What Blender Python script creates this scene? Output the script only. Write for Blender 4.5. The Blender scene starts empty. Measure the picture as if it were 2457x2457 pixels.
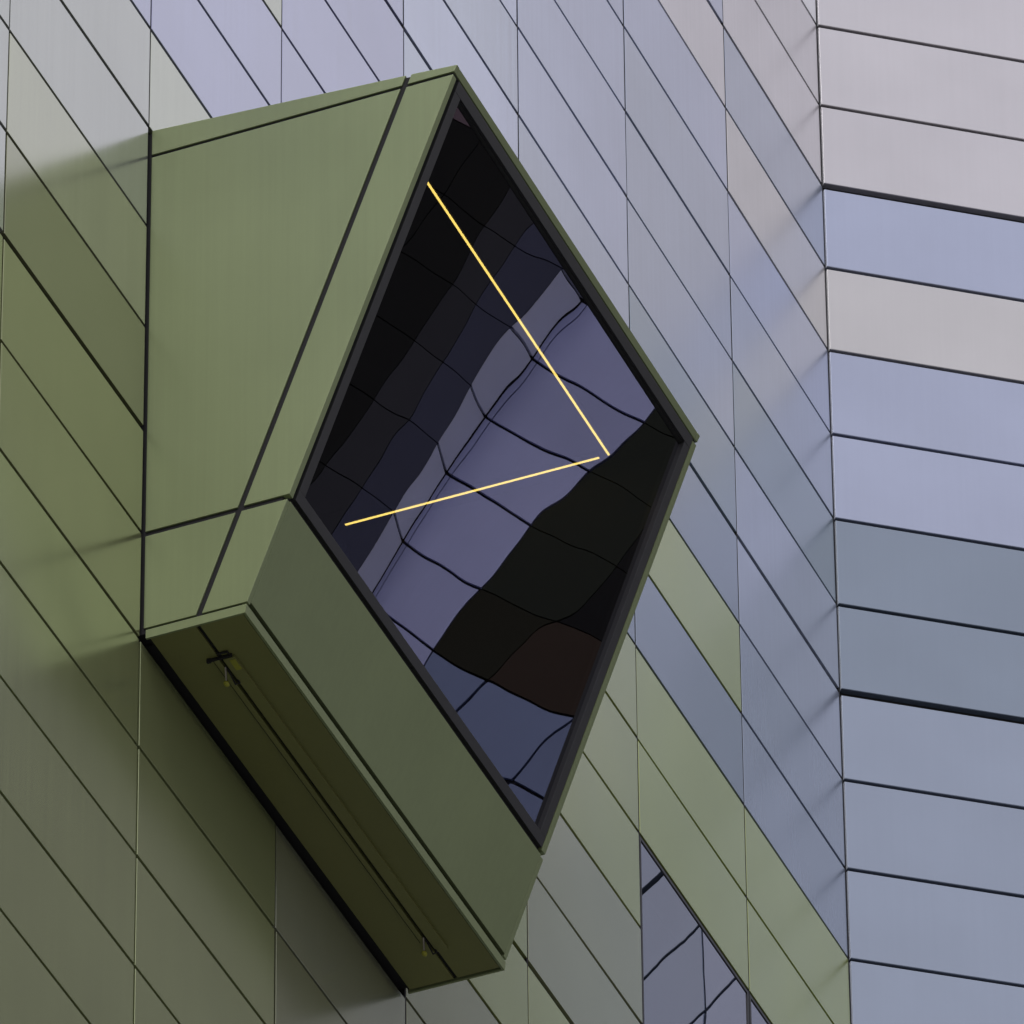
import bpy, bmesh, math, random
from mathutils import Matrix, Vector
random.seed(7)
sc = bpy.context.scene
COL = sc.collection
# ---------------------------------------------------------------- units
# layout is worked out in cladding rows (1 row = 0.6 m), z = 0 at the top of row 0
S = 0.6
CAM = (-71.88533754, -26.28904369, -65.46910995)      # camera in row units
Z0 = -CAM[2] * S + 1.65                               # camera 1.65 m above the ground
WCOL = 2.53177                                        # one cladding column, in rows
TB = math.radians(51.9309)                            # turn of the second wall


def P(x, y, z):
    return Vector((x * S, y * S, z * S + Z0))


# ---------------------------------------------------------------- camera
cd = bpy.data.cameras.new('camera')
cam = bpy.data.objects.new('camera', cd)
COL.objects.link(cam)
right = Vector((0.38549041, -0.92267682, -0.00803912))
down = Vector((0.56463610, 0.24277544, -0.78882581))
fwd = Vector((0.72978299, 0.29954561, 0.61456425))
m = Matrix((right, -down, -fwd)).transposed().to_4x4()
m.translation = P(*CAM)
cam.matrix_world = m
cd.sensor_width = 36.0
cd.lens = 368.2378
cd.clip_start = 0.5
cd.clip_end = 2000.0
sc.camera = cam
# ---------------------------------------------------------------- sky, sun, exposure
OVERCAST = 8.5
SUN_EL, SUN_AZ = 56.0, 268.0          # degrees; azimuth clockwise from +Y
wd = bpy.data.worlds.new('World')
sc.world = wd
wd.use_nodes = True
nt = wd.node_tree
bg = nt.nodes['Background']
sky = nt.nodes.new('ShaderNodeTexSky')
sky.sky_type = 'NISHITA'
sky.sun_disc = False
sky.sun_elevation = math.radians(SUN_EL)
sky.sun_rotation = math.radians(SUN_AZ)
sky.air_density = 1.0
sky.dust_density = 1.5
sky.ozone_density = 1.5
hs = nt.nodes.new('ShaderNodeHueSaturation')
hs.inputs['Saturation'].default_value = 0.30          # a clouded sky: little blue left
nt.links.new(sky.outputs[0], hs.inputs['Color'])
# cloud deck over it: the standard overcast sky, brighter towards the zenith, (1 + 2 sin el) / 3
tcw = nt.nodes.new('ShaderNodeTexCoord')
sep = nt.nodes.new('ShaderNodeSeparateXYZ')
nt.links.new(tcw.outputs['Generated'], sep.inputs[0])
el = nt.nodes.new('ShaderNodeMapRange')
el.inputs['From Min'].default_value = 0.0
el.inputs['From Max'].default_value = 1.0
el.inputs['To Min'].default_value = OVERCAST / 3
el.inputs['To Max'].default_value = OVERCAST
nt.links.new(sep.outputs['Z'], el.inputs['Value'])
cln = nt.nodes.new('ShaderNodeTexNoise')
cln.inputs['Scale'].default_value = 2.2
cln.inputs['Detail'].default_value = 5.0
nt.links.new(tcw.outputs['Generated'], cln.inputs['Vector'])
clr = nt.nodes.new('ShaderNodeMapRange')
clr.inputs['From Min'].default_value = 0.3
clr.inputs['From Max'].default_value = 0.7
clr.inputs['To Min'].default_value = 0.88
clr.inputs['To Max'].default_value = 1.12
nt.links.new(cln.outputs['Fac'], clr.inputs['Value'])
cm = nt.nodes.new('ShaderNodeMath')
cm.operation = 'MULTIPLY'
nt.links.new(el.outputs[0], cm.inputs[0])
nt.links.new(clr.outputs[0], cm.inputs[1])
cc_ = nt.nodes.new('ShaderNodeVectorMath')
cc_.operation = 'SCALE'
cc_.inputs[0].default_value = (0.98, 0.97, 1.02)
nt.links.new(cm.outputs[0], cc_.inputs['Scale'])
mixw = nt.nodes.new('ShaderNodeMix')
mixw.data_type = 'RGBA'
mixw.inputs['Factor'].default_value = 0.8
nt.links.new(hs.outputs[0], mixw.inputs['A'])
nt.links.new(cc_.outputs[0], mixw.inputs['B'])
nt.links.new(mixw.outputs['Result'], bg.inputs['Color'])
bg.inputs['Strength'].default_value = 0.15
sd = bpy.data.lights.new('sun', 'SUN')
sd.energy = 1.4
sd.angle = math.radians(25)
sd.color = (1.0, 0.97, 0.93)
sun = bpy.data.objects.new('sun', sd)
COL.objects.link(sun)
sx = math.sin(math.radians(SUN_AZ)) * math.cos(math.radians(SUN_EL))
sy = math.cos(math.radians(SUN_AZ)) * math.cos(math.radians(SUN_EL))
sz = math.sin(math.radians(SUN_EL))
sun.rotation_euler = Vector((-sx, -sy, -sz)).to_track_quat('-Z', 'Y').to_euler()
sun.location = P(-40, -60, 40)
vs = sc.view_settings
vs.view_transform = 'Standard'
vs.look = 'None'
vs.exposure = 0.0
vs.gamma = 1.0
vs.use_curve_mapping = False
sc.cycles.max_bounces = 6
sc.cycles.transparent_max_bounces = 8
sc.cycles.caustics_reflective = True
sc.cycles.sample_clamp_indirect = 6.0


# ---------------------------------------------------------------- materials
def lin(c):
    o = []
    for v in c[:3]:
        v /= 255.0
        o.append(v / 12.92 if v <= 0.04045 else ((v + 0.055) / 1.055) ** 2.4)
    return (*o, 1.0)


def new_mat(name):
    mt = bpy.data.materials.new(name)
    mt.use_nodes = True
    n = mt.node_tree.nodes
    return mt, mt.node_tree, n['Principled BSDF']


def node(t, kind, **kw):
    n = t.nodes.new(kind)
    for k, v in kw.items():
        if hasattr(n, k):
            setattr(n, k, v)
        else:
            n.inputs[k].default_value = v
    return n


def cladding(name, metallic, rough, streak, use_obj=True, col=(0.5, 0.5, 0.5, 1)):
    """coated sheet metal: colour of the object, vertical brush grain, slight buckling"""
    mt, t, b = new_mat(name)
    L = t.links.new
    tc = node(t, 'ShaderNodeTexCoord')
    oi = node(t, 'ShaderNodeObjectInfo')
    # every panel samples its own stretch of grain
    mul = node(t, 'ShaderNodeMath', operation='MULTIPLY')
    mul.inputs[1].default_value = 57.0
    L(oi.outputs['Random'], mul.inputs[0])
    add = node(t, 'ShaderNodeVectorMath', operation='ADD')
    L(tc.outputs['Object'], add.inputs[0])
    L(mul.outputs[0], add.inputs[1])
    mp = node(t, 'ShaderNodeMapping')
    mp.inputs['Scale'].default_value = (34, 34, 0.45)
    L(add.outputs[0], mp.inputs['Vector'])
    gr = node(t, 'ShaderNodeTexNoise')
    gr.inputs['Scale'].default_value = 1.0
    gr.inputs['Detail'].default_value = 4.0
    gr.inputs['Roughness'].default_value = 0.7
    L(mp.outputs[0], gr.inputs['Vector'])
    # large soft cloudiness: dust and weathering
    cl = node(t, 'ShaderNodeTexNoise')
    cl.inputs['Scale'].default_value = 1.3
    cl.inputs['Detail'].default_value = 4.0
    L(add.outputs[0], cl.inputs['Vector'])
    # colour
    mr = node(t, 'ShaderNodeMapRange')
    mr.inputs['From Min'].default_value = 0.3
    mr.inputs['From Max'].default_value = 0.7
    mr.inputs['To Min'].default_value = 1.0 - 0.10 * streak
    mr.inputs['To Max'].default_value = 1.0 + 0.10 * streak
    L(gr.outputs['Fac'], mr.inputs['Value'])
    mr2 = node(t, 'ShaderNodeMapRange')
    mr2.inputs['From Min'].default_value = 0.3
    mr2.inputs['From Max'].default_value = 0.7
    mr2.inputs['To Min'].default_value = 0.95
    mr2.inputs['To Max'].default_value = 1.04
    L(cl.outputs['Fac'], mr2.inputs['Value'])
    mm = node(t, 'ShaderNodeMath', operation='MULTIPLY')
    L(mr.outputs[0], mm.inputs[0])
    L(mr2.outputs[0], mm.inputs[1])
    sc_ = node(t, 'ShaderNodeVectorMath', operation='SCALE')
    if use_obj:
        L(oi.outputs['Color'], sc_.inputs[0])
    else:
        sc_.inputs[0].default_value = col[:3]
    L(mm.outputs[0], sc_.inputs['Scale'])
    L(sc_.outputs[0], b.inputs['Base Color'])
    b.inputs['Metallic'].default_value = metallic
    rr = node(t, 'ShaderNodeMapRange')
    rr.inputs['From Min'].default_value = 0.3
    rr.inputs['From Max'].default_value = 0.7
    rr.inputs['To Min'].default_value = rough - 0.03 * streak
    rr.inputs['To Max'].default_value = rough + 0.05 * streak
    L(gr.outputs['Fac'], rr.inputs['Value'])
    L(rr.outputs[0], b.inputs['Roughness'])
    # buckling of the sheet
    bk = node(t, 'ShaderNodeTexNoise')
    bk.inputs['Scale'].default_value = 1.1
    bk.inputs['Detail'].default_value = 0.5
    L(add.outputs[0], bk.inputs['Vector'])
    bp = node(t, 'ShaderNodeBump')
    bp.inputs['Strength'].default_value = 1.0
    bp.inputs['Distance'].default_value = 0.012
    L(bk.outputs['Fac'], bp.inputs['Height'])
    L(bp.outputs[0], b.inputs['Normal'])
    return mt


def plain(name, col, rough=0.6, metallic=0.0, var=0.12, scale=8.0):
    mt, t, b = new_mat(name)
    L = t.links.new
    tc = node(t, 'ShaderNodeTexCoord')
    nz = node(t, 'ShaderNodeTexNoise')
    nz.inputs['Scale'].default_value = scale
    nz.inputs['Detail'].default_value = 6.0
    L(tc.outputs['Object'], nz.inputs['Vector'])
    mr = node(t, 'ShaderNodeMapRange')
    mr.inputs['From Min'].default_value = 0.3
    mr.inputs['From Max'].default_value = 0.7
    mr.inputs['To Min'].default_value = 1 - var
    mr.inputs['To Max'].default_value = 1 + var
    L(nz.outputs['Fac'], mr.inputs['Value'])
    s_ = node(t, 'ShaderNodeVectorMath', operation='SCALE')
    s_.inputs[0].default_value = col[:3]
    L(mr.outputs[0], s_.inputs['Scale'])
    L(s_.outputs[0], b.inputs['Base Color'])
    b.inputs['Roughness'].default_value = rough
    b.inputs['Metallic'].default_value = metallic
    return mt


def glass(name, warp, base, tint=(0.42, 0.44, 0.5), scale=0.9, seed=0.0):
    """coated facade glass: mirror share from Fresnel plus the coating, the rest lets light through"""
    mt = bpy.data.materials.new(name)
    mt.use_nodes = True
    t = mt.node_tree
    t.nodes.clear()
    L = t.links.new
    out = node(t, 'ShaderNodeOutputMaterial')
    tr = node(t, 'ShaderNodeBsdfTransparent')
    tr.inputs['Color'].default_value = (*tint, 1)
    gl = node(t, 'ShaderNodeBsdfGlossy')
    gl.inputs['Roughness'].default_value = 0.0
    gl.inputs['Color'].default_value = (0.93, 0.91, 1.0, 1)
    tc = node(t, 'ShaderNodeTexCoord')
    mp = node(t, 'ShaderNodeMapping')
    mp.inputs['Location'].default_value = (seed, seed * 2, seed * 3)
    L(tc.outputs['Object'], mp.inputs['Vector'])
    nz = node(t, 'ShaderNodeTexNoise')
    nz.inputs['Scale'].default_value = scale
    nz.inputs['Detail'].default_value = 3.0
    nz.inputs['Roughness'].default_value = 0.24
    L(mp.outputs[0], nz.inputs['Vector'])
    bp = node(t, 'ShaderNodeBump')
    bp.inputs['Strength'].default_value = 1.0
    bp.inputs['Distance'].default_value = warp
    L(nz.outputs['Fac'], bp.inputs['Height'])
    L(bp.outputs[0], gl.inputs['Normal'])
    fr = node(t, 'ShaderNodeFresnel')
    fr.inputs['IOR'].default_value = 1.52
    ma = node(t, 'ShaderNodeMath', operation='MULTIPLY_ADD', use_clamp=True)
    ma.inputs[1].default_value = 1.3
    ma.inputs[2].default_value = base
    L(fr.outputs[0], ma.inputs[0])
    ge = node(t, 'ShaderNodeNewGeometry')
    inv = node(t, 'ShaderNodeMath', operation='SUBTRACT')
    inv.inputs[0].default_value = 1.0
    L(ge.outputs['Backfacing'], inv.inputs[1])
    fb = node(t, 'ShaderNodeMath', operation='MULTIPLY')
    L(ma.outputs[0], fb.inputs[0])
    L(inv.outputs[0], fb.inputs[1])
    mx = node(t, 'ShaderNodeMixShader')
    L(fb.outputs[0], mx.inputs[0])
    L(tr.outputs[0], mx.inputs[1])
    L(gl.outputs[0], mx.inputs[2])
    L(mx.outputs[0], out.inputs['Surface'])
    return mt


M_PANEL = cladding('coated_metal_cladding', 0.60, 0.22, 0.45)
M_PANEL_R = cladding('satin_metal_cladding', 0.45, 0.25, 0.25)
M_PANEL_S = cladding('brushed_metal_cladding', 0.60, 0.21, 0.8)
M_PANEL_B = cladding('smooth_metal_cladding', 0.60, 0.24, 0.12)
for mt in (M_PANEL, M_PANEL_R, M_PANEL_S, M_PANEL_B):
    b = mt.node_tree.nodes['Principled BSDF']
    b.inputs['Coat Weight'].default_value = 0.8
    b.inputs['Coat Roughness'].default_value = 0.18
    b.inputs['Coat IOR'].default_value = 1.6
M_BAY = cladding('olive_coated_metal', 0.30, 0.36, 0.30, False, (0.280, 0.330, 0.170))
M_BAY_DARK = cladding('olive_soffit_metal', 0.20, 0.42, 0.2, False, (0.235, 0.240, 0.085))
M_BACK = plain('black_backing', (0.012, 0.012, 0.012), 0.7)
M_GASKET = plain('black_gasket', (0.014, 0.013, 0.016), 0.8)
M_FRAME = plain('charcoal_frame', (0.040, 0.039, 0.044), 0.42, 0.0, 0.06)
M_ROOM = plain('dark_room_paint', (0.018, 0.018, 0.020), 0.7)
M_GLASS = glass('facade_glass', 0.0100, 0.19, scale=0.42, seed=1.7)
M_GLASS2 = glass('flush_window_glass', 0.0035, 0.26, seed=4.3)
M_GROUND = plain('dark_paving', (0.115, 0.113, 0.106), 0.85, 0.0, 0.25, 0.6)
M_YELLOW = plain('yellow_plastic', (0.36, 0.36, 0.04), 0.5)
M_STEEL = plain('bare_steel', (0.45, 0.42, 0.38), 0.35, 0.9)
mt, t, b = new_mat('warm_light_strip')
b.inputs['Base Color'].default_value = (0.9, 0.75, 0.4, 1)
b.inputs['Emission Color'].default_value = (1.0, 0.66, 0.11, 1)
b.inputs['Emission Strength'].default_value = 9.0
M_LED = mt


# ---------------------------------------------------------------- mesh helpers (metres)
def link(o, parent=None, matrix=None):
    COL.objects.link(o)
    if parent is not None:
        o.parent = parent
    return o


def mesh_obj(name, verts, faces, mat, parent=None, smooth=False):
    me = bpy.data.meshes.new(name)
    me.from_pydata([tuple(v) for v in verts], [], faces)
    bm = bmesh.new()
    bm.from_mesh(me)
    bmesh.ops.recalc_face_normals(bm, faces=bm.faces)
    bm.to_mesh(me)
    bm.free()
    me.materials.append(mat)
    if smooth:
        for p in me.polygons:
            p.use_smooth = True
    return link(bpy.data.objects.new(name, me), parent)


class MB:
    """collects boxes, prisms and rods in row units, builds one mesh"""

    def __init__(self):
        self.v, self.f = [], []

    def hull8(self, a, b):
        """a, b: two matching loops of points (row units), joined into a closed prism"""
        k, n = len(self.v), len(a)
        self.v += [P(*q) for q in a] + [P(*q) for q in b]
        self.f.append(tuple(k + i for i in range(n)))
        self.f.append(tuple(k + n + i for i in reversed(range(n))))
        for i in range(n):
            j = (i + 1) % n
            self.f.append((k + i, k + j, k + n + j, k + n + i))
        return self

    def box(self, x0, x1, y0, y1, z0, z1):
        return self.hull8([(x0, y0, z0), (x1, y0, z0), (x1, y1, z0), (x0, y1, z0)],
                          [(x0, y0, z1), (x1, y0, z1), (x1, y1, z1), (x0, y1, z1)])

    def prism(self, yz, x0, x1):
        return self.hull8([(x0, y, z) for y, z in yz], [(x1, y, z) for y, z in yz])

    def rod(self, a, b, r, n=8):
        a, b = Vector(a), Vector(b)
        d = (b - a).normalized()
        u = d.orthogonal().normalized()
        w = d.cross(u)
        lo = [tuple(a + (u * math.cos(2 * math.pi * i / n) + w * math.sin(2 * math.pi * i / n)) * r) for i in range(n)]
        hi = [tuple(b + (u * math.cos(2 * math.pi * i / n) + w * math.sin(2 * math.pi * i / n)) * r) for i in range(n)]
        return self.hull8(lo, hi)

    def build(self, name, mat, parent=None, bevel=0.0):
        o = mesh_obj(name, self.v, self.f, mat, parent)
        if bevel:
            bm = bmesh.new()
            bm.from_mesh(o.data)
            bmesh.ops.bevel(bm, geom=list(bm.edges), offset=bevel, segments=2, profile=0.7, affect='EDGES', clamp_overlap=True)
            bm.to_mesh(o.data)
            bm.free()
        return o


_pm = {}


def panel_mesh(w, h, th=0.033, c=0.006, mat=None):
    """folded sheet panel, front face at local y = 0, softened edge; sizes in row units"""
    key = (round(w, 4), round(h, 4), th, mat)
    if key in _pm:
        return _pm[key]
    me = bpy.data.meshes.new('panel')
    a, e = w / 2 * S, h / 2 * S
    cc = c * S
    v = []
    for (dx, y) in ((cc, 0.0), (cc * 0.35, cc * 0.3), (0.0, cc), (0.0, th * S)):
        v += [(-a + dx, y, -e + dx), (a - dx, y, -e + dx), (a - dx, y, e - dx), (-a + dx, y, e - dx)]
    f = [(0, 1, 2, 3)]
    for k in range(3):
        for i in range(4):
            j = (i + 1) % 4
            f.append((4 * k + i, 4 * k + 4 + i, 4 * k + 4 + j, 4 * k + j))
    me.from_pydata(v, [], f)
    me.materials.append(mat or M_PANEL)
    me.update()
    _pm[key] = me
    return me


def thing(name, label, cat, group=None):
    o = bpy.data.objects.new(name, None)
    COL.objects.link(o)
    return tag(o, label, cat, group)


def tag(o, label=None, cat=None, group=None, kind=None):
    if label:
        o['label'] = label
    if cat:
        o['category'] = cat
    if group:
        o['group'] = group
    if kind:
        o['kind'] = kind
    return o


# ---------------------------------------------------------------- ground
GZ = -Z0 / S      # ground height in row units
g = mesh_obj('ground', [(-600, -600, 0), (600, -600, 0), (600, 600, 0), (-600, 600, 0)], [(0, 1, 2, 3)], M_GROUND)
tag(g, kind='structure')

# ---------------------------------------------------------------- the two clad walls
JV, JH = 0.028, 0.034          # half-open joints: vertical, horizontal (rows)
THICK_A = {2: 0.056, 8: 0.056, 16: 0.058}
THICK_B = {2: 0.078, 8: 0.078, 16: 0.078}
# paint of the panels, read as sRGB
PAL = dict(
    W=(226, 226, 234), P=(204, 200, 206), Q=(198, 195, 197), L=(170, 177, 203), M=(163, 171, 192), K=(147, 157, 178),
    S=(137, 151, 165), T=(130, 142, 161), G=(160, 170, 98), H=(159, 167, 108), J=(150, 153, 124), U=(168, 171, 206), X=(172, 175, 153),
    N=(176, 179, 177), V=(183, 187, 175), Y=(158, 163, 120), D=(138, 141, 108), E=(164, 172, 126))
WALL_A = {
    0: {-1: 'W', 0: 'P', 1: 'P', 2: 'M', 3: 'Q', 4: 'L', 5: 'M', 6: 'S', 7: 'M', 8: 'M', 9: 'K', 10: 'K', 11: 'G', 12: 'G'},
    1: {1: 'L', 2: 'P', 3: 'L', 4: 'M', 5: 'M', 6: 'M', 7: 'S', 8: 'T', 9: 'G', 10: 'T', 11: 'G', 12: 'G'},
    2: {3: 'L', 4: 'L', 5: 'L', 6: 'L', 7: 'M', 8: 'S', 9: 'T', 10: 'T', 11: 'H', 12: 'H', 13: 'H', 14: 'J', 15: 'J', 16: 'H'},
    3: {5: 'L', 6: 'M', 7: 'L', 8: 'M', 9: 'M', 10: 'M', 11: 'M', 12: 'T', 13: 'T', 14: 'H', 15: 'H', 16: 'H', 17: 'J', 18: 'J', 19: 'J'},
    4: {7: 'U', 8: 'U', 9: 'U', 10: 'U', 11: 'U', 12: 'U', 18: 'X', 19: 'J', 20: 'J'},
    5: {8: 'U', 9: 'V', 10: 'U', 11: 'U', 12: 'V', 18: 'E', 19: 'E', 20: 'E', 21: 'E'},
    6: {10: 'U', 11: 'U', 12: 'N', 13: 'N', 14: 'X', 15: 'D', 16: 'Y', 17: 'Y', 18: 'E', 19: 'E', 20: 'E', 21: 'E', 22: 'E'},
    7: {13: 'N', 14: 'N', 15: 'N', 16: 'Y', 17: 'Y', 18: 'E', 19: 'E', 20: 'E', 21: 'E'},
}
WALL_B = {-3: 'P', -2: 'P', -1: 'P', 0: 'P', 1: 'P', 2: 'L', 3: 'Q', 4: 'L', 5: 'L', 6: 'T', 7: 'T', 8: 'K', 9: 'K', 10: 'K', 11: 'K', 12: 'K', 13: 'K', 14: 'T'}
GREEN = set('GHY')


def jit(c, a=0.02):
    k = 1 + random.uniform(-a, a)
    return tuple(v * k for v in c[:3]) + (1.0,)


def row_span(r, thick):
    hi = -r - thick.get(r, JH) / 2
    lo = -(r + 1) + thick.get(r + 1, JH) / 2
    return lo, hi


def code_a(c, r):
    d = WALL_A.get(c, {})
    if r in d:
        return d[r]
    t_ = r - 2 * c                      # the colours run with the columns
    if t_ < 0:
        return random.choice('PPQL')
    if t_ < 4:
        return random.choice('LLMN')
    if t_ < 8:
        return random.choice('MKTG')
    return random.choice('HJEG')


def code_b(c, r):
    if c == 0 and r in WALL_B:
        return WALL_B[r]
    if r < 2:
        return random.choice('PPQ')
    if r < 6:
        return random.choice('LLQ')
    return random.choice('KKT')


def joined_panels(cells, name, parent):
    v, f = [], []
    for (x0, x1, z0, z1) in cells:
        k = len(v)
        for y, d in ((0.0, 0.006), (0.033, 0.0)):
            v += [((x0 + d) * S, y * S, (z0 + d) * S + Z0), ((x1 - d) * S, y * S, (z0 + d) * S + Z0),
                  ((x1 - d) * S, y * S, (z1 - d) * S + Z0), ((x0 + d) * S, y * S, (z1 - d) * S + Z0)]
        f.append((k, k + 1, k + 2, k + 3))
        for i in range(4):
            j = (i + 1) % 4
            f.append((k + i, k + 4 + i, k + 4 + j, k + j))
    o = mesh_obj(name, v, f, M_PANEL, parent)
    o.color = lin(PAL['K'])
    tag(o, kind='stuff')
    return o


def px(p):
    """pixel fraction of a point in row units, used only to choose which panels get an object of their own"""
    d = Vector(p) - Vector(CAM)
    z = d.dot(fwd)
    return 0.5 + 10.2287 * d.dot(right) / z, 0.5 + 10.2287 * d.dot(down) / z


def boxes(rects, y0, y1):
    mb = MB()
    for x0, x1, z0, z1 in rects:
        mb.box(x0, x1, y0, y1, z0, z1)
    return mb


XBL, XBR = -6 * WCOL, -4 * WCOL           # bay opening, cladding columns 6..4, rows 13..18
ROOF = 24.0
WIN_ROWS = 4
BACK = 0.034
rects = [(-36, XBL, GZ, ROOF), (XBL, XBR, -12.99, ROOF), (XBL, XBR, GZ, -18.0), (XBR, -2 * WCOL, GZ, ROOF),
         (-2 * WCOL, 0.0, -13.0, ROOF), (-2 * WCOL, 0.0, GZ, -13.0 - WIN_ROWS)]
wallA = boxes(rects, BACK, 0.5).build('facade_wall', M_BACK)
tag(wallA, 'long receding wall of slanting green, grey and lavender metal panels behind the bay window', 'wall', kind='thing')

LB = 6.6
wallB = boxes([(0.0, LB, GZ, ROOF)], 0.073, 6.0).build('facade_wall', M_BACK)
wallB.rotation_euler.z = -TB
tag(wallB, 'wall of wide pale lavender and pinkish grey metal panels at the right, beyond the corner', 'wall', kind='thing')


def is_open(c, r):
    return (c in (4, 5) and 13 <= r < 18) or (c in (0, 1) and 13 <= r < 13 + WIN_ROWS)


rest = []
for c in range(0, 14):
    for r in range(-int(ROOF), int(-GZ)):
        if is_open(c, r):
            continue
        lo, hi = row_span(r, THICK_A)
        x0, x1 = -(c + 1) * WCOL + JV / 2, -c * WCOL - JV / 2
        if c == 0:
            x1 -= 0.005
        u, v = px(((x0 + x1) / 2, 0, (lo + hi) / 2))
        if -0.30 < u < 1.25 and -0.30 < v < 1.30:
            o = bpy.data.objects.new('panel', panel_mesh(x1 - x0, hi - lo, 0.033, 0.003, M_PANEL_R if c < 3 else M_PANEL_S if r < 15 else M_PANEL))
            link(o, wallA)
            o.location = P((x0 + x1) / 2, random.uniform(-0.002, 0.003), (lo + hi) / 2)
            o.rotation_euler = (random.gauss(0, 0.0007), 0, random.gauss(0, 0.0007))
            k = code_a(c, r)
            o.color = jit(tuple(v_ * (1.25 if c < 4 else 1.0) for v_ in lin(PAL[k])))
            if k in GREEN:
                o['label'] = 'sage green metal panel'
        else:
            rest.append((x0, x1, lo, hi))
joined_panels(rest, 'panel_field', wallA)
# black strips added to darken the upright joints and corner where edges catch light
MB().box(-0.0188, 0.0125, 0.0035, 0.0335, GZ + 0.5, ROOF - 0.2).build('corner_dark_strip', M_GASKET, wallA)
for c in range(1, 7):
    z_low = GZ + 0.5 if c < 5 else -12.99
    MB().box(-c * WCOL - 0.0138, -c * WCOL + 0.0138, 0.0045, 0.0335, z_low, ROOF - 0.2).build('joint_dark_strip', M_GASKET, wallA)
rest = []
for c in range(0, 3):
    for r in range(-int(ROOF), int(-GZ)):
        lo, hi = row_span(r, THICK_B)
        x0, x1 = c * WCOL + JV / 2 + (0.003 if c == 0 else 0), min((c + 1) * WCOL - JV / 2, LB)
        xm = (x0 + x1) / 2
        u, v = px((xm * math.cos(TB), -xm * math.sin(TB), (lo + hi) / 2))
        if -0.35 < u < 1.60 and -0.40 < v < 1.25:
            o = bpy.data.objects.new('panel', panel_mesh(x1 - x0, hi - lo, 0.072, 0.006, M_PANEL_B))
            link(o, wallB)
            o.location = P(xm, random.uniform(-0.002, 0.003), (lo + hi) / 2)
            o.rotation_euler = (random.gauss(0, 0.0007), 0, random.gauss(0, 0.0007))
            o.color = jit(lin(PAL[code_b(c, r)]))
        else:
            rest.append((x0, x1, lo, hi))
joined_panels(rest, 'panel_field', wallB)

# flush windows low in the first two columns beside the corner
for c in (0, 1):
    x0, x1 = -(c + 1) * WCOL + 0.0145, -c * WCOL - (0.0145 if c else 0.024)
    z1, z0 = -13.012, -13.0 - WIN_ROWS + 0.012
    wn = MB()
    e = 0.030
    wn.box(x0, x1, 0.004, 0.06, z1 - e, z1).box(x0, x1, 0.004, 0.06, z0, z0 + e)
    wn.box(x0, x0 + e, 0.004, 0.06, z0 + e, z1 - e).box(x1 - e, x1, 0.004, 0.06, z0 + e, z1 - e)
    w_ = wn.build('window', M_FRAME, wallA)
    MB().box(x0 + e, x1 - e, 0.012, 0.03, z0 + e, z1 - e).build('pane', M_GLASS2, w_)
    MB().box(x0, x1, 0.30, 0.34, z0, z1).build('dark_room_sheet', M_ROOM, w_)  # dark sheet standing in for the unlit room behind the pane

# ---------------------------------------------------------------- bay window
bay = thing('bay_window', 'olive green metal box window leaning out from the panelled wall, with a large dark pane', 'bay window')
bay['kind'] = 'thing'
XL, XR = -15.161, -10.142          # left and right outer faces
# front plane: s runs down the slope, n points out
TOP = Vector((0, -2.570, -13.250))
DN = Vector((0, 0.3460326, -0.93822249))
NO = Vector((0, -0.93822249, -0.3460326))


def fp(x, s, o=0.0):
    q = TOP + DN * s + NO * o
    return (x, q.y, q.z)


def fyz(s, o=0.0):
    q = fp(0, s, o)
    return (q[1], q[2])


def fbox(mb, x0, x1, s0, s1, o0, o1):
    """box laid on the leaning front: x range, s range down the slope, o range outwards"""
    mb.hull8([fp(x0, s0, o0), fp(x1, s0, o0), fp(x1, s1, o0), fp(x0, s1, o0)],
             [fp(x0, s0, o1), fp(x1, s0, o1), fp(x1, s1, o1), fp(x0, s1, o1)])
    return mb


def front_y(z, o=0.0):
    """y of the front plane (offset o) at height z"""
    s = (z - TOP.z - NO.z * o) / DN.z
    return fyz(s, o)[0]


# dark carcass: cheeks, roof, apron, floor
TH = 0.05
for x0, x1 in ((XL + 0.014, XL + 0.14), (XR - 0.14, XR - 0.014)):
    MB().prism([(0.06, -13.034), (-2.565, -13.214), (-2.548, -13.27), (front_y(-13.30, -0.05), -13.30), (front_y(-17.93, -0.05), -17.93), (0.06, -17.93)], x0, x1).build('cheek_lining', M_GASKET, bay)
MB().prism([(0.06, -13.06), (-2.50, -13.235), (-2.50, -13.38), (0.06, -13.38)], XL + 0.14, XR - 0.14).build('roof_lining', M_BACK, bay)
MB().prism([fyz(3.99, -0.06), fyz(4.93, -0.06), fyz(4.93, -0.16), fyz(3.99, -0.16)], XL + 0.14, XR - 0.14).build('apron_lining', M_BACK, bay)
MB().prism([(0.06, -17.80), (front_y(-17.80, -0.16), -17.80), (front_y(-17.95, -0.16), -17.95), (0.06, -17.95)], XL + 0.14, XR - 0.14).build('floor_lining', M_BACK, bay)

# joint that runs parallel to the leaning front on the cheeks
ja, jb = (-2.163, -13.22), (-0.459, -17.90)


def jy(z, side):
    k = (z - ja[1]) / (jb[1] - ja[1])
    return ja[0] + (jb[0] - ja[0]) * k + side * 0.025


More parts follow.
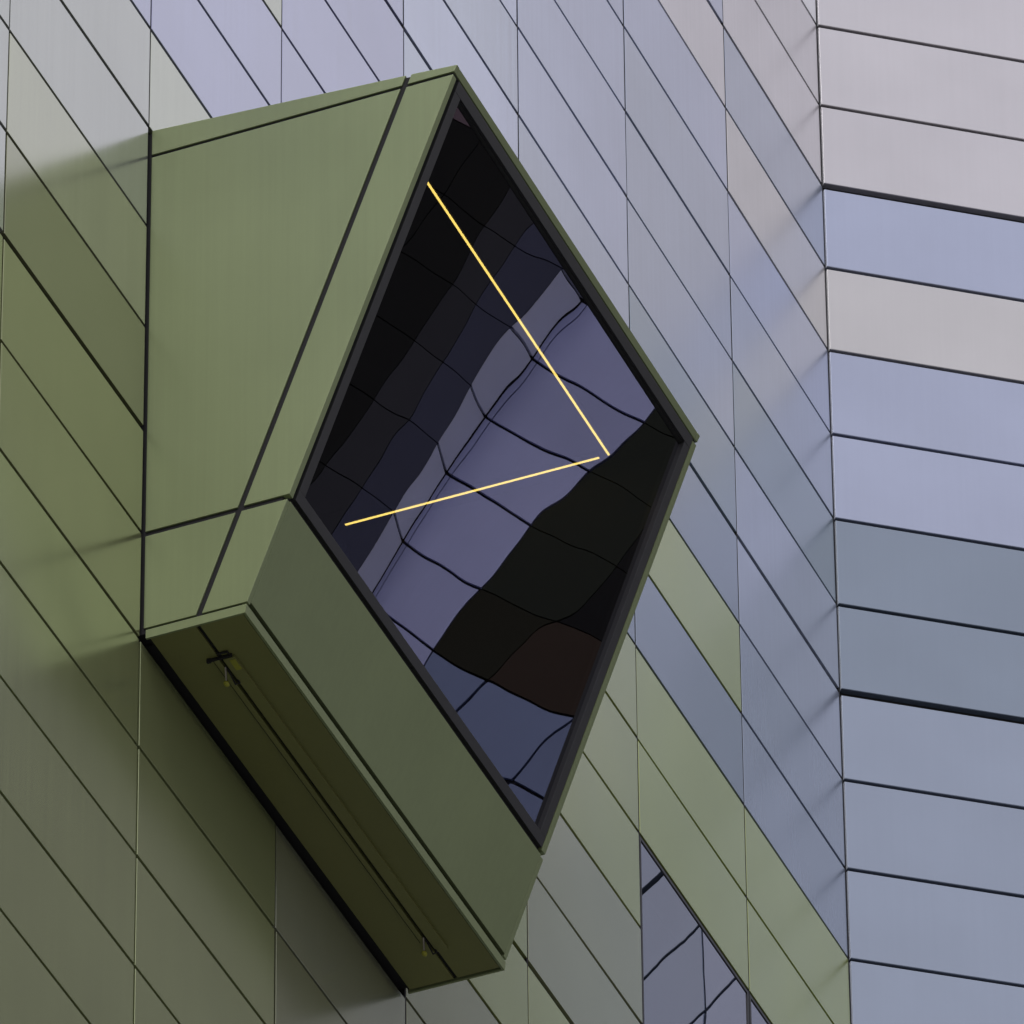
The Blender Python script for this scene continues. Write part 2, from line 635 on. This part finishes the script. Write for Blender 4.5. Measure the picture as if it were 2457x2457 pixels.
for xa, xb in ((XL, XL + TH), (XR, XR - TH)):
    ps = []
    ps.append([(-0.012, -13.02), (jy(-13.17, 1), -13.172), (jy(-13.262, 1), -13.262), (-0.012, -13.262)])
    ps.append([(jy(-13.17, -1), -13.175), (-2.588, -13.206), (-2.562, -13.262), (jy(-13.262, -1), -13.262)])
    zt, zb = -13.292, -16.968
    ps.append([(-0.012, zt), (jy(zt, 1), zt), (jy(zb, 1), zb), (-0.012, zb)])
    ps.append([(jy(zt, -1), zt), (front_y(zt), zt), (front_y(zb), zb), (jy(zb, -1), zb)])
    zt, zb = -17.014, -17.886
    ps.append([(-0.012, zt), (jy(zt, 1), zt), (jy(zb, 1), zb), (-0.012, zb)])
    ps.append([(jy(zt, -1), zt), (front_y(zt), zt), (front_y(zb), zb), (jy(zb, -1), zb)])
    for q in ps:
        MB().prism(q, xa, xb).build('side_panel', M_BAY, bay, 0.0022)
# folded front returns of the cheek panels
for xa, xb in ((XL + TH, XL + 0.066), (XR - 0.072, XR - TH)):
    fbox(MB(), xa, xb, 0.045, 3.965, -0.05, -0.0015).build('edge_trim', M_BAY, bay, 0.0012)
# roof sheet with its front fascia
MB().prism([(-0.012, -13.022), (-2.586, -13.2075), (-2.560, -13.262), (-2.50, -13.262), (-2.50, -13.232), (-0.012, -13.06)],
           XL + TH + 0.003, XR - TH - 0.003).build('roof', M_BAY, bay, 0.002)
# lower front panel and tray edge under it
fbox(MB(), XL + TH + 0.002, XR - TH - 0.002, 4.000, 4.918, -0.05, 0.0).build('apron_panel', M_BAY, bay, 0.0022)

# the large window
FX0, FX1, FS0, FS1 = -15.052, -10.222, 0.034, 3.948
FW = 0.092
wf = bpy.data.objects.new('window', None)
link(wf, bay)
fbox(MB(), FX0, FX1, FS0, FS0 + FW, -0.12, 0.0).build('frame_bar', M_FRAME, wf, 0.002)
fbox(MB(), FX0, FX1, FS1 - FW, FS1, -0.12, 0.0).build('frame_bar', M_FRAME, wf, 0.002)
lf = MB()
fbox(lf, FX0 + 0.001, FX0 + FW + 0.010, FS0 + FW + 0.0015, FS1 - FW - 0.0015, -0.12, -0.001)
lf.build('frame_bar', M_FRAME, wf, 0.002)
lf = MB()
fbox(lf, FX1 - FW - 0.010, FX1 - 0.001, FS0 + FW + 0.0015, FS1 - FW - 0.0015, -0.12, -0.001)
lf.build('frame_bar', M_FRAME, wf, 0.002)
# gasket sheet round the frame, deep in the gap
gk = MB()
fbox(gk, XL + 0.066, FX0, 0.03, 3.995, -0.11, -0.045)
fbox(gk, FX1, XR - 0.072, 0.03, 3.995, -0.11, -0.045)
fbox(gk, FX0, FX1, 0.0, FS0, -0.11, -0.03)
fbox(gk, FX0, FX1, FS1, 3.998, -0.11, -0.03)
gk.build('gasket', M_GASKET, wf)
# inner bead round the glass
gx0, gx1, gs0, gs1 = FX0 + FW + 0.010, FX1 - FW - 0.010, FS0 + FW, FS1 - FW
fbox(MB(), gx0, gx1, gs0, gs0 + 0.012, -0.0395, -0.020).build('bead', M_GASKET, wf)
fbox(MB(), gx0, gx1, gs1 - 0.012, gs1, -0.0395, -0.020).build('bead', M_GASKET, wf)
pane = MB()
fbox(pane, gx0 - 0.01, gx1 + 0.01, gs0 - 0.01, gs1 + 0.01, -0.046, -0.040)
pane.build('pane', M_GLASS, wf)

# soffit: two boards, tray edge on three sides
sof = MB()
yo = -0.845
sof.hull8([(XL, -0.030, -17.984), (XL, yo, -17.984), (XL, front_y(-17.906, 0.002), -17.906), (XL, -0.030, -17.906)],
          [(XL + 0.02, -0.030, -17.984), (XL + 0.02, yo + 0.02, -17.984), (XL + 0.02, front_y(-17.906, -0.02), -17.906), (XL + 0.02, -0.030, -17.906)])
sof.hull8([(XR, -0.030, -17.984), (XR, yo, -17.984), (XR, front_y(-17.906, 0.002), -17.906), (XR, -0.030, -17.906)],
          [(XR - 0.02, -0.030, -17.984), (XR - 0.02, yo + 0.02, -17.984), (XR - 0.02, front_y(-17.906, -0.02), -17.906), (XR - 0.02, -0.030, -17.906)])
sof.hull8([(XL, yo, -17.984), (XL, front_y(-17.906, 0.002), -17.906), (XL + 0.02, front_y(-17.906, -0.02), -17.906), (XL + 0.02, yo + 0.02, -17.984)],
          [(XR, yo, -17.984), (XR, front_y(-17.906, 0.002), -17.906), (XR - 0.02, front_y(-17.906, -0.02), -17.906), (XR - 0.02, yo + 0.02, -17.984)])
so = sof.build('soffit_tray', M_BAY, bay)
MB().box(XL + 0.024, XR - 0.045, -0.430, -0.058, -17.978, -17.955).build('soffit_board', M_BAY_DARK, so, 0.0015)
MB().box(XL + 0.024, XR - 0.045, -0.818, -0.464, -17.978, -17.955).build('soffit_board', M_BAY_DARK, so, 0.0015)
MB().box(XL + 0.022, XR - 0.022, -0.822, -0.030, -17.954, -17.951).build('backing_sheet', M_BACK, so)
# maintenance rail under the soffit
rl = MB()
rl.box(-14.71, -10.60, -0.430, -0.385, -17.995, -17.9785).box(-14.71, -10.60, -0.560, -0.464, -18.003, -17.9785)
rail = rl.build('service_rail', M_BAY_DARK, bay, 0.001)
bk = MB()
bk.box(-14.735, -14.720, -0.545, -0.345, -18.004, -17.9785)
bk.box(-14.740, -14.718, -0.372, -0.340, -18.012, -17.9785)
bk.box(-14.780, -14.766, -0.530, -0.440, -17.992, -17.9785)
bk.box(-14.766, -14.735, -0.530, -0.520, -17.992, -17.9785)
bk.build('bracket', M_GASKET, rail)
MB().box(-14.685, -14.555, -0.552, -0.506, -18.007, -18.0035).build('yellow_tag', M_YELLOW, rail)
for y_, xa, xb in ((-0.386, -14.72, -10.76), (-0.503, -14.60, -10.80)):
    MB().rod((xa, y_, -17.9985), (xb, y_ - 0.004, -17.9985), 0.0020, 6).build('cable', M_GASKET, rail)
for x in (-14.50, -10.70):
    MB().rod((x - 0.11, -0.438, -17.99), (x - 0.02, -0.405, -18.045), 0.008).build('lever', M_STEEL, rail)
    hk = MB()
    hk.rod((x - 0.10, -0.446, -17.99), (x + 0.05, -0.452, -18.05), 0.006)
    hk.rod((x + 0.05, -0.452, -18.05), (x + 0.09, -0.47, -18.01), 0.006)
    hk.rod((x + 0.09, -0.47, -18.01), (x + 0.03, -0.462, -17.99), 0.006)
    hk.build('hook', M_GASKET, rail)
    kn = bmesh.new()
    bmesh.ops.create_uvsphere(kn, u_segments=10, v_segments=7, radius=0.022 * S)
    me = bpy.data.meshes.new('knob')
    for q in kn.verts:
        q.co.x *= 1.5
        q.co.z *= 0.9
    kn.to_mesh(me)
    kn.free()
    me.materials.append(M_YELLOW)
    o = link(bpy.data.objects.new('knob', me), rail)
    o.location = P(x + 0.005, -0.398, -18.06)
    for p_ in me.polygons:
        p_.use_smooth = True

# ---------------------------------------------------------------- room behind the bay, light strips
rm = MB()
x0, x1, y1, z0, z1 = XBL + 0.02, XBR - 0.02, 7.0, -18.0, -13.0
rm.box(x0, x1, 0.51, y1, z1, z1 + 0.2)
rm.box(x0, x1, 0.51, y1, z0 - 0.2, z0)
rm.box(x0 - 0.2, x0, 0.51, y1, z0 - 0.2, z1 + 0.2)
rm.box(x1, x1 + 0.2, 0.51, y1, z0 - 0.2, z1 + 0.2)
rm.box(x0, x1, y1, y1 + 0.2, z0 - 0.2, z1 + 0.2)
tag(rm.build('room', M_ROOM), kind='structure')


def strip(a, b, wdt, label):
    t_ = thing('ceiling_light', label, 'light strip', 'glowing strips under the ceiling of the bay')
    ax, ay, az = a
    bx, by, bz = b
    if abs(ax - bx) > abs(ay - by):
        MB().box(ax, bx, ay - wdt, ay + wdt, az - 0.004, az + 0.003).build('diffuser', M_LED, t_)
        MB().box(ax - 0.01, bx + 0.01, ay - wdt - 0.012, ay + wdt + 0.012, az + 0.0035, az + 0.050).build('housing', M_GASKET, t_)
    else:
        MB().box(ax - wdt, ax + wdt, ay, by, az - 0.004, az + 0.003).build('diffuser', M_LED, t_)
        MB().box(ax - wdt - 0.012, ax + wdt + 0.012, ay - 0.01, by + 0.01, az + 0.0035, az + 0.050).build('housing', M_GASKET, t_)
    return t_


strip((-14.2195, -1.936, -13.45), (-10.494, -1.936, -13.45), 0.0085, 'thin warm yellow light strip running along the top of the dark pane')
strip((-10.492, -1.850, -13.45), (-10.492, 0.369, -13.45), 0.0085, 'thin warm yellow light strip crossing the dark pane towards its lower left')

# ---------------------------------------------------------------- building mirrored in the pane
C1 = Vector((0.2588, 0.9659, 0))       # long face
C2 = Vector((-0.9848, 0.1736, 0))      # short return
E2 = Vector((28.93, -38.42, 0))
E1 = E2 + C2 * 0.80
WROOF = 25.0
wing = MB()
inn = Vector((0.9659, -0.2588, 0))     # into the building
a_ = [E2 + C1 * 34 + inn * 0.08, E2 + inn * 0.08 + C2 * 0.0 + Vector((0, -0.06, 0)), E1 + inn * 0.08 + Vector((0, -0.06, 0)), E1 - C1 * 12 + inn * 0.08, E1 - C1 * 12 + inn * 14, E2 + C1 * 34 + inn * 14]
wing.hull8([(q.x, q.y, GZ) for q in a_], [(q.x, q.y, WROOF) for q in a_])
wing = wing.build('opposite_building', plain('dark_joint_backing', (0.030, 0.030, 0.042), 0.8))
tag(wing, 'neighbouring building of lavender panels and dark glazing mirrored in the large dark pane', 'building', kind='thing')
M_WING = cladding('pale_wing_cladding', 0.1, 0.4, 0.2)
M_DARKP = cladding('dark_wing_cladding', 0.0, 0.6, 0.2)
M_DARKP.node_tree.nodes['Principled BSDF'].inputs['Specular IOR Level'].default_value = 0.15
RZ = 1.04


def face_panel(name, base, d, u0, u1, z0, z1, col, mat):
    out = Vector((-d.y, d.x, 0))
    if out.dot(Vector((-0.72, 0.63, 0))) < 0:
        out = -out
    j = 0.018 if mat is M_WING else 0.006
    a = base + d * (u0 + j)
    b_ = base + d * (u1 - j)
    lo, hi = z0 + j * 1.3, z1 - j * 1.3
    w_ = MB().hull8([(a.x, a.y, lo), (b_.x, b_.y, lo), (b_.x, b_.y, hi), (a.x, a.y, hi)],
                    [(a.x - out.x * 0.06, a.y - out.y * 0.06, lo), (b_.x - out.x * 0.06, b_.y - out.y * 0.06, lo),
                     (b_.x - out.x * 0.06, b_.y - out.y * 0.06, hi), (a.x - out.x * 0.06, a.y - out.y * 0.06, hi)]).build(name, mat, wing)
    w_.color = col
    return w_


ZK = 2.35
for k in range(-6, 9):
    z1, z0 = ZK - RZ * k, ZK - RZ * (k + 1)
    face_panel('panel', E2, C2, 0.0, 0.80, z0, z1, jit(lin((238, 240, 255)), 0.04), M_WING)
    cw = jit(lin((176, 180, 222)), 0.06)
    face_panel('panel', E2, C1, 0.0, 0.12, z0, z1, cw, M_WING)
    face_panel('panel', E2, C1, 0.10, 1.66, z0, z1, cw, M_WING)
    for i, (u0, u1) in enumerate(((1.66, 2.6), (2.6, 3.6), (3.6, 5.2), (5.2, 7.5))):
        if k >= 4:
            face_panel('panel', E2, C1, u0, u1, z0, z1, jit(lin((120, 132, 168)), 0.08), M_WING)
        else:
            c_ = [(36, 40, 32), (14, 14, 17), (10, 10, 12), (12, 12, 12)][i]
            if k == 3:
                c_ = [(34, 33, 22), (56, 44, 36), (24, 20, 18), (12, 12, 12)][i]
            face_panel('glazing_panel', E2, C1, u0, u1, z0, z1, lin(c_), M_DARKP)
    for i, (u0, u1) in enumerate(((-0.66, 0.0), (-1.34, -0.66), (-2.4, -1.34), (-5.6, -2.4))):
        c_ = [(66, 68, 88), (52, 52, 58), (16, 16, 16), (12, 12, 12)][i]
        if k <= -3:
            c_ = (104, 88, 96)
        face_panel('panel', E1, C1, u0, u1, z0, z1, jit(lin(c_), 0.1), M_DARKP)

# the rest of that building's cladding: far outside the picture, only a blur in the metal panels
v, f = [], []
out1 = Vector((-0.9659, 0.2588, 0))
for (base, u_from, u_to) in ((E2, 7.5, 34.0), (E1, -12.0, -5.6), (E2, 0.0, 7.5), (E1, -5.6, 0.0)):
    k = -18
    while ZK - RZ * k > GZ + 1:
        z1, z0 = ZK - RZ * k, ZK - RZ * (k + 1)
        inside = -6 <= k < 9
        k += 1
        if inside and -5.7 < u_from < 7.4 and u_to <= 7.5:
            continue
        if z1 > WROOF:
            continue
        u = u_from
        while u < u_to - 0.1:
            u2 = min(u + 2.6, u_to)
            a = base + C1 * (u + 0.02) + out1 * 0.0
            b_ = base + C1 * (u2 - 0.02) + out1 * 0.0
            i0 = len(v)
            for q, zz in ((a, z0 + 0.03), (b_, z0 + 0.03), (b_, z1 - 0.03), (a, z1 - 0.03)):
                v.append(P(q.x, q.y, zz))
            for q, zz in ((a, z0 + 0.03), (b_, z0 + 0.03), (b_, z1 - 0.03), (a, z1 - 0.03)):
                v.append(P(q.x - out1.x * 0.06, q.y - out1.y * 0.06, zz))
            f += [(i0, i0 + 1, i0 + 2, i0 + 3)] + [(i0 + i, i0 + (i + 1) % 4, i0 + 4 + (i + 1) % 4, i0 + 4 + i) for i in range(4)]
            u = u2
o = mesh_obj('panel_field', v, f, M_WING, wing)
o.color = lin((92, 92, 86))
tag(o, kind='stuff')
